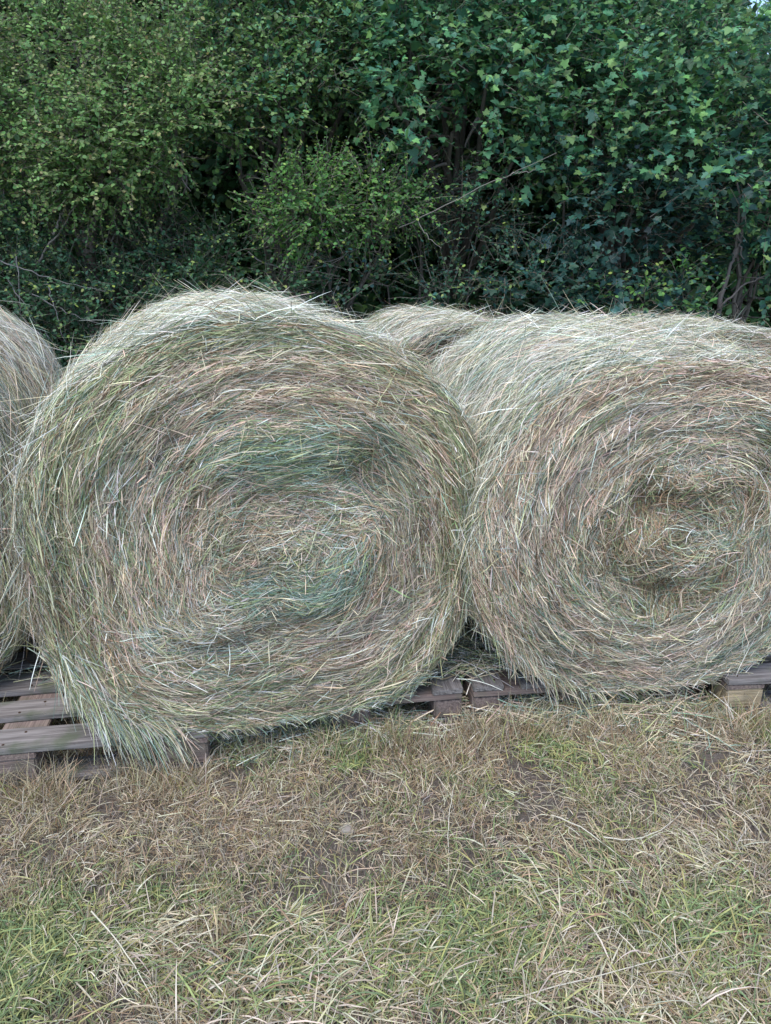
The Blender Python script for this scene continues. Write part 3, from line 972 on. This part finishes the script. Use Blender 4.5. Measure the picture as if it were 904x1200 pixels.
def crown_arrays(lobes, shape, size, n_per, cols, tip=None, spray=(0.15, 0.34), gap=0.028, droop=0.25, shell=0.45, holes=True):
    """sprays of leaves growing out of the lobes; returns leaves + the twig polylines"""
    L_, Tw = [], []
    for (c, r) in lobes:
        c = np.array(c); r = np.array(r, float)
        area = (r[0] * r[1] + r[0] * r[2] + r[1] * r[2]) / 3
        n = int(n_per * area)
        dr_ = unit(rng.normal(0, 1, (n, 3)))
        # the side that faces away from the light and the viewer carries less
        dr_[:, 1] = np.where(rng.random(n) < 0.45, -np.abs(dr_[:, 1]), dr_[:, 1])
        q = 1 - shell * rng.random(n) ** 1.6
        lump = 0.90 + 0.34 * fbm(dr_[:, 0] * 2.2 + c[0] * 3, dr_[:, 1] * 2.2, dr_[:, 2] * 2.2 + c[2] * 3, 33)
        P0 = c + dr_ * r * (q * lump)[:, None]
        if holes:
            keep = np.ones(n, bool)
            for hc, hr in HOLES:
                keep &= (((P0 - hc) / hr) ** 2).sum(1) > rng.uniform(0.6, 1.15, n)
            dr_, q, P0 = dr_[keep], q[keep], P0[keep]; n = len(P0)
            if n == 0: continue
        D = unit(dr_ * 0.9 + np.array([0, -0.15, 0.25]) + rng.normal(0, 0.45, (n, 3)))
        ln = rng.uniform(*spray, n) * np.where(rng.random(n) < 0.06, 1.6, 1)
        m = int(spray[1] / gap)
        hue = rng.random(n)
        prev = P0; pts = [P0]
        Dd = D.copy()
        for j in range(m):
            ok = (j * gap) < ln
            step = gap
            cur = prev + Dd * step
            Dd = unit(Dd + np.array([0, 0, -droop * gap * 4]) + rng.normal(0, 0.08, (n, 3)))
            frac = (j * gap) / ln
            nn = int(ok.sum())
            if nn:
                d_ = Dd[ok]; sgn = 1 if j % 2 else -1
                lat = unit(np.cross(d_, np.array([0, 0, 1.0]) + rng.normal(0, 0.5, (nn, 3)))) * sgn
                ld = unit(d_ * 0.55 + lat * 0.8 + rng.normal(0, 0.25, (nn, 3)) + np.array([0, 0, -0.12]))
                nm = unit(np.array([0, -0.22, 1.0]) + 0.30 * dr_[ok] + rng.normal(0, 0.36, (nn, 3)))
                sz = size * rng.uniform(0.5, 1.25, nn) * (1.1 - 0.45 * frac[ok])
                C = cols[rng.integers(0, len(cols), nn)] * (0.75 + 0.5 * hue[ok])[:, None]
                if tip is not None:
                    tf = np.clip((frac[ok] - 0.55) * 2.2, 0, 1) * (rng.random(nn) < tip[1])
                    C = C * (1 - tf[:, None]) + np.array(tip[0]) * tf[:, None]
                C = jitter_col(C * np.array([1.10, 1.17, 1.28]), 0.24, 0.06)
                L_.append(leaves(shape, cur[ok], ld, nm, sz, C))
            prev = np.where(ok[:, None], cur, prev)
            if j % 3 == 2: pts.append(prev)
        pts.append(prev)
        Tw.append(np.stack(pts, 1))
    return L_, Tw


def twig_mesh(Tw, wid, col, lobes, base, frac=1.0):
    parts = []
    for P in Tw:
        n, k, _ = P.shape
        sel = rng.random(n) < frac
        P = P[sel]; n = len(P)
        if not n: continue
        W = np.full((n, k), wid) * np.linspace(1.2, 0.4, k)[None]
        C = jitter_col(np.tile(np.array(col), (n, 1)), 0.25)
        V, F, C = ribbons(P, W, unit(np.tile([0, -1.0, 0.3], (n, 1)) + rng.normal(0, .3, (n, 3))), C)
        parts.append((V, F, C))
    return merge(parts)


def limbs(base, lobes, r0, col, wander=0.10):
    parts = []
    base = np.array(base, float)
    cen = np.mean([l[0] for l in lobes], 0)
    fork = base * 0.6 + cen * 0.4; fork[2] = base[2] + (cen[2] - base[2]) * 0.45
    tr = bezier(base, base * .5 + fork * .5 + np.array([rng.normal(0, .08), 0.0, 0]), fork, 8)
    tr[1:-1] += rng.normal(0, 0.015, (6, 3))
    V, F = tube(tr, np.linspace(r0, r0 * .7, 8), 8)
    parts.append((V, F, np.tile(np.array(col), (len(V), 1))))
    br = []
    for (c, r) in lobes:
        c = np.array(c); e = c + np.array([0, 0, r[2] * 0.3])
        m_ = fork * .5 + e * .5 + rng.normal(0, wander, 3)
        p_ = bezier(fork, m_, e, 9); p_[1:-1] += rng.normal(0, 0.02, (7, 3))
        V, F = tube(p_, np.linspace(r0 * .55, r0 * .15, 9), 6)
        br.append((V, F, np.tile(np.array(col), (len(V), 1))))
        for q in range(5):
            s_ = p_[rng.integers(3, 8)]
            dd = unit(rng.normal(0, 1, 3) + np.array([0, -.4, .2])) * np.array(r) * 0.8
            pp = bezier(s_, s_ + dd * .5 + rng.normal(0, .05, 3), s_ + dd, 6)
            V, F = tube(pp, np.linspace(r0 * .2, r0 * .07, 6), 5)
            br.append((V, F, np.tile(np.array(col), (len(V), 1))))
    return parts, br


BARKC = (0.13, 0.115, 0.10)


def plant(name, label, cat, base, lobes, shape, size, n_per, cols, tip=None, r0=0.035, group='trees and shrubs of the hedge', bare=(), **kw):
    base = (base[0], base[1], -0.02)
    root = empty(name, base)
    tag(root, label, cat, group)
    off = np.array(base)
    L_, Tw = crown_arrays(lobes, shape, size, n_per, np.array(cols), tip, **kw)
    if shape is MAPLE:
        L2, Tw2 = crown_arrays(lobes, OVAL, size * 0.72, n_per * 0.7, np.array(cols), tip, **dict(kw, gap=0.026))
        L_ += L2; Tw += Tw2
    V, F, C = merge(L_)
    np_mesh('crown', V - off, F, M_LEAF, root, C)
    tr, br = limbs(base, lobes, r0, BARKC)
    V, F, C = merge(tr); np_mesh('trunk', V - off, F, M_BARK, root, C, smooth=True)
    tw = twig_mesh(Tw, 0.0016, (0.16, 0.14, 0.11), lobes, base)
    V, F, C = merge(br + [tw]); np_mesh('branches', V - off, F, M_BARK, root, C)
    for pts, rad, colr in bare:
        parts = []
        for ps in pts:
            w_ = [at(*p_) for p_ in ps]
            c_ = bezier(w_[0], w_[1], w_[2], 14) if len(w_) == 3 else np.array(w_)
            c_ = c_ + rng.normal(0, 0.005, c_.shape)
            V, F = tube(c_, np.linspace(rad, rad * .35, len(c_)), 5)
            parts.append((V, F, np.tile(np.array(colr, float), (len(V), 1))))
        V, F, C = merge(parts)
        np_mesh('bare_twig', V - off, F, M_BARK, root, C, smooth=True)
    return root


def lb(px, py, Y, rx, ry, rz):
    return (at(px, py, Y), (rx, ry, rz))


# hollows in the hedge, where the growth has left gaps
HOLES = [(at(px_, py_, 5.2), np.array([rx_ * 1.45, 1.2, rz_ * 1.45])) for px_, py_, rx_, rz_ in
         [(90, 85, .20, .06), (55, 110, .14, .06), (255, 205, .15, .19), (310, 180, .15, .12), (398, 140, .22, .12), (545, 160, .12, .20), (500, 100, .08, .1), (505, 300, .16, .12), (455, 350, .12, .07),
          (20, 232, .2, .06), (830, 345, .2, .15), (720, 290, .12, .08), (640, 250, .1, .08), (200, 235, .12, .08), (790, 200, .1, .06), (690, 85, .08, .08), (130, 300, .1, .1), (285, 335, .14, .07), (180, 190, .05, .05)]] + [(at(895, 2, 5.6), np.array([.24, 1.0, .22])), (at(893, 4, 7.2), np.array([.36, 1.6, .30]))]
HAW = [(0.13, 0.235, 0.06), (0.16, 0.25, 0.07), (0.19, 0.27, 0.075), (0.10, 0.20, 0.06)]
BRI = [(0.09, 0.20, 0.04), (0.11, 0.23, 0.045), (0.07, 0.17, 0.05), (0.09, 0.19, 0.05)]
MAP = [(0.065, 0.175, 0.08), (0.09, 0.21, 0.085), (0.055, 0.15, 0.085), (0.14, 0.27, 0.08)]
DMA = [(0.025, 0.07, 0.055), (0.035, 0.09, 0.065), (0.032, 0.078, 0.045)]  # shade low in the hedge put into these dark maple greens
LOW = [(0.055, 0.125, 0.055), (0.07, 0.14, 0.055), (0.045, 0.105, 0.055)]  # shadow tone and blue cast of the lower hedge put into leaf colour
BRN = ((0.30, 0.24, 0.10), 0.38)
YEL = ((0.26, 0.32, 0.06), 0.42)
LGT = ((0.17, 0.26, 0.07), 0.5)

plant('hawthorn', 'big overhanging hawthorn at the upper left with small leaves and brownish shoot tips', 'shrub', (-2.0, 5.6),
      [lb(60, 150, 5.1, .55, .5, .38), lb(140, 175, 4.9, .40, .40, .30), lb(210, 150, 5.0, .35, .4, .36), lb(30, 215, 5.0, .35, .4, .22), lb(175, 90, 5.3, .5, .5, .35),
       lb(-60, 120, 5.1, .5, .5, .5), lb(90, 70, 5.4, .5, .5, .3), lb(215, 190, 4.75, .16, .2, .22), lb(120, 215, 4.85, .3, .3, .16)],
      OVAL, 0.033, 2200, HAW, BRN, r0=0.05, gap=0.020)
plant('hedge_tree', 'pale green tree at the top left corner rising behind the hawthorn', 'tree', (-2.6, 7.0),
      [lb(40, 20, 6.4, .8, .6, .7), lb(170, 0, 6.5, .8, .6, .7), lb(-80, 40, 6.3, .8, .6, .9), lb(100, -80, 6.6, 1.1, .7, .7)],
      OVAL, 0.042, 900, [(0.10, 0.17, 0.06), (0.12, 0.20, 0.07), (0.15, 0.22, 0.07)], LGT, r0=0.08, gap=0.032)
plant('hedge_tree', 'tree with drooping sprays at the top left of centre between hawthorn and maple', 'tree', (-0.9, 6.6),
      [lb(290, 60, 5.6, .5, .5, .45), lb(370, 50, 5.7, .45, .5, .42), lb(330, 120, 5.4, .38, .4, .26), lb(270, 130, 5.3, .3, .3, .3), lb(330, -40, 6.0, .9, .7, .6), lb(430, 30, 5.9, .4, .4, .4)],
      OVAL, 0.040, 1400, HAW + MAP, LGT, r0=0.06, gap=0.026)
plant('privet_bush', 'bright yellow green bush with glossy small leaves left of centre above the left bale', 'bush', (-0.45, 5.4),
      [lb(345, 225, 4.95, .20, .25, .12), lb(385, 215, 4.95, .10, .2, .16), lb(375, 250, 4.85, .24, .25, .11), lb(440, 225, 5.0, .18, .25, .13), lb(475, 240, 4.95, .14, .2, .11), lb(320, 250, 4.95, .14, .2, .10),
       lb(350, 280, 4.9, .14, .2, .08), lb(430, 270, 4.95, .18, .2, .06)],
      OVAL, 0.030, 3000, BRI, YEL, r0=0.025, gap=0.019, spray=(0.10, 0.24),
      bare=[([[(290, 295, 5.0), (330, 330, 4.9), (400, 300, 4.8)], [(345, 315, 4.9), (380, 320, 4.9), (420, 290, 4.8)], [(300, 245, 5.0), (330, 270, 4.9), (350, 265, 4.9)], [(380, 255, 5), (370, 300, 4.9), (345, 345, 4.9)]], .006, (.17, .16, .15))])
plant('bramble_thicket', 'low thicket of brambles and dead twigs at the left edge behind the bales', 'bush', (-1.9, 5.5),
      [lb(20, 260, 5.2, .35, .35, .2), lb(70, 285, 5.1, .35, .35, .24), lb(20, 340, 4.9, .35, .35, .25), lb(100, 340, 4.9, .32, .35, .2), lb(170, 310, 5.1, .25, .3, .2), lb(-60, 300, 5.0, .4, .4, .4), lb(60, 390, 4.8, .4, .3, .2)],
      OVAL, 0.032, 1500, LOW, YEL, r0=0.02, gap=0.023,
      bare=[([[(40, 315, 4.75), (55, 290, 4.7), (95, 235, 4.75)], [(62, 275, 4.7), (70, 260, 4.7), (75, 245, 4.7)], [(45, 243, 4.8), (70, 215, 4.8), (95, 200, 4.9)]], .009, (.19, .17, .15)),
            ([[(0, 305, 4.6), (60, 330, 4.6), (130, 342, 4.6)], [(10, 330, 4.6), (35, 370, 4.6), (70, 410, 4.6)], [(55, 330, 4.6), (65, 360, 4.55), (75, 400, 4.55)], [(20, 300, 4.6), (22, 340, 4.6), (28, 390, 4.6)],
              [(40, 345, 4.6), (80, 370, 4.55), (120, 380, 4.55)]], .004, (.24, .22, .21))])
plant('bramble_thicket', 'dark low thicket with yellowish shoots behind the top of the large left bale', 'bush', (-1.1, 5.6),
      [lb(160, 290, 5.1, .24, .3, .18), lb(215, 320, 5.0, .28, .3, .16), lb(270, 300, 5.1, .25, .3, .16), lb(190, 250, 5.3, .2, .3, .13), lb(320, 340, 4.9, .3, .3, .13), lb(250, 355, 4.8, .4, .3, .15), lb(150, 365, 4.9, .35, .3, .2)],
      OVAL, 0.030, 1500, LOW, YEL, r0=0.02, gap=0.024)
plant('bramble_thicket', 'thin dark thicket above the back row bale, between privet bush and maple', 'bush', (0.4, 5.6),
      [lb(420, 325, 5.0, .25, .3, .15), lb(500, 240, 5.4, .22, .3, .2), lb(560, 260, 5.3, .30, .3, .22), lb(530, 300, 5.5, .35, .3, .25), lb(480, 290, 5.6, .25, .3, .2), lb(600, 320, 5.1, .25, .3, .2), lb(520, 350, 5.0, .3, .3, .12), lb(470, 190, 5.6, .2, .3, .2)],
      OVAL, 0.031, 1150, LOW + DMA, YEL, r0=0.02, gap=0.026,
      bare=[([[(470, 268, 4.8), (560, 218, 4.5), (652, 180, 4.45)], [(488, 252, 4.7), (498, 282, 4.65), (518, 289, 4.6)], [(600, 203, 4.5), (615, 205, 4.5), (628, 197, 4.5)]], .0032, (.24, .22, .19))])
plant('field_maple', 'maple with lobed leaves hanging from the top centre of the hedge', 'tree', (0.6, 7.2),
      [lb(520, 60, 5.5, .45, .5, .35), lb(570, 110, 5.2, .38, .4, .25), lb(480, 80, 5.4, .3, .4, .35), lb(620, 70, 5.5, .4, .4, .35), lb(530, 165, 5.1, .28, .3, .16), lb(600, 200, 5.2, .2, .25, .16),
       lb(460, 130, 5.2, .22, .3, .25), lb(560, 0, 6.0, .8, .7, .4), lb(500, -60, 6.2, .9, .7, .5)],
      MAPLE, 0.056, 600, MAP, LGT, r0=0.07, gap=0.036)
plant('field_maple', 'broad green maple filling the upper right of the hedge', 'tree', (1.9, 6.7),
      [lb(690, 130, 5.4, .4, .4, .35), lb(770, 100, 5.5, .5, .5, .38), lb(850, 90, 5.5, .5, .5, .30), lb(720, 190, 5.3, .4, .4, .2), lb(660, 40, 5.9, .5, .5, .4), lb(740, 30, 6.0, .5, .5, .35), lb(800, 160, 5.3, .4, .4, .25), lb(930, 120, 5.5, .5, .5, .35),
       lb(640, 150, 5.3, .2, .3, .2), lb(810, 20, 6.2, .3, .4, .22)],
      MAPLE, 0.054, 620, MAP, LGT, r0=0.07, gap=0.036)
plant('field_maple', 'blue green maple darkened by shade low on the right above the right bale', 'tree', (1.5, 6.1),
      [lb(660, 250, 5.3, .35, .4, .25), lb(740, 260, 5.2, .35, .4, .25), lb(700, 320, 5.1, .35, .35, .2), lb(810, 250, 5.2, .25, .3, .22), lb(640, 345, 5.0, .35, .3, .15), lb(780, 310, 5.3, .3, .3, .18), lb(740, 370, 5.0, .5, .3, .12)],
      MAPLE, 0.054, 600, DMA, None, r0=0.05, gap=0.036)
plant('field_maple', 'young maple at the right edge with a crooked bare trunk showing', 'tree', (2.35, 5.2),
      [lb(860, 210, 4.9, .26, .3, .14), lb(900, 240, 5.0, .3, .3, .3), lb(885, 330, 5.0, .25, .3, .2), lb(930, 180, 5.1, .4, .4, .3), lb(870, 270, 5.3, .2, .3, .14)],
      MAPLE, 0.06, 560, MAP + DMA, LGT, r0=0.03, gap=0.036,
      bare=[([[(838, 400, 4.95), (845, 330, 4.9), (862, 300, 4.9)], [(862, 302, 4.9), (872, 265, 4.9), (878, 215, 4.95)]], .022, (.15, .13, .12)), ([[(845, 360, 4.9), (870, 330, 4.85), (904, 320, 4.85)], [(862, 270, 4.9), (870, 290, 4.85), (872, 305, 4.85)]], .008, (.16, .14, .13))])
plant('hazel_sprout', 'low yellow green sprouts behind the back row bale at the right', 'bush', (1.75, 4.9),
      [lb(745, 350, 4.85, .12, .2, .14), lb(795, 335, 4.9, .12, .2, .12), lb(820, 365, 4.8, .14, .2, .10), lb(690, 355, 4.85, .12, .2, .1)],
      OVAL, 0.040, 1900, BRI + LOW, YEL, r0=0.015, gap=0.03, spray=(.1, .22))
# taller trees added behind the hedge, high and dense to block sky light
BK = [(0.06, 0.13, 0.05), (0.075, 0.15, 0.05), (0.05, 0.12, 0.05)]  # dark greens: shade inside the hollows put into the back foliage
for i_, (x_, lab) in enumerate([(-4.2, 'tall dark tree closing the hedge far behind the left edge'), (-1.6, 'tall dark tree behind the hawthorn seen through its gaps'), (0.9, 'tall dark tree behind the hanging maple at the top centre'), (3.1, 'dark tree behind the right maple, sky showing beside its top')]):
    top = [5.2, 5.2, 4.9, 3.75][i_]
    lo = []
    for zz in np.arange(0.25, top, 0.7):
        for dx in (-1.0, -0.35, 0.35, 1.0):
            lo.append((np.array([x_ + dx + rng.normal(0, .15), 7.4 + rng.normal(0, .35), zz + rng.normal(0, .1)]), (.8, .6, .6)))
    if i_ == 3:
        lo = [l for l in lo if not (l[0][2] > 3.0 and l[0][0] > 3.0)]
    plant('hedge_tree', lab, 'tree', (x_, 7.6), lo, OVAL, 0.10, 620, BK, LGT, r0=0.10, gap=0.05)

# the wood beyond: nobody could count its crowns
n = 90000
P_ = np.stack([rng.uniform(-10, 10, n), rng.uniform(8.6, 10.0, n), rng.uniform(0, 1, n)], 1)
P_[:, 2] *= 4.6 + 0.5 * fbm(P_[:, 0] * 0.8, 0 * P_[:, 0], 0, 301)
c0 = at(862, 46, 9.3)
keep = ~((P_[:, 0] > c0[0] - 0.1 * rng.random(n)) & (P_[:, 0] < c0[0] + 1.6) & (P_[:, 2] > c0[2] + 0.3 * fbm(P_[:, 0] * 3, P_[:, 1], 0, 302)))
P_ = P_[keep]; n = len(P_)
V, F, C = leaves(OVAL, P_, rng.normal(0, 1, (n, 3)), unit(rng.normal(0, .6, (n, 3)) + np.array([0, -.4, 1])), rng.uniform(.10, .2, n), jitter_col(np.array(BK)[rng.integers(0, 3, n)], .2))
tag(np_mesh('woodland', V, F, M_LEAF, None, C), 'dark mass of trees far behind the hedge', kind='stuff')
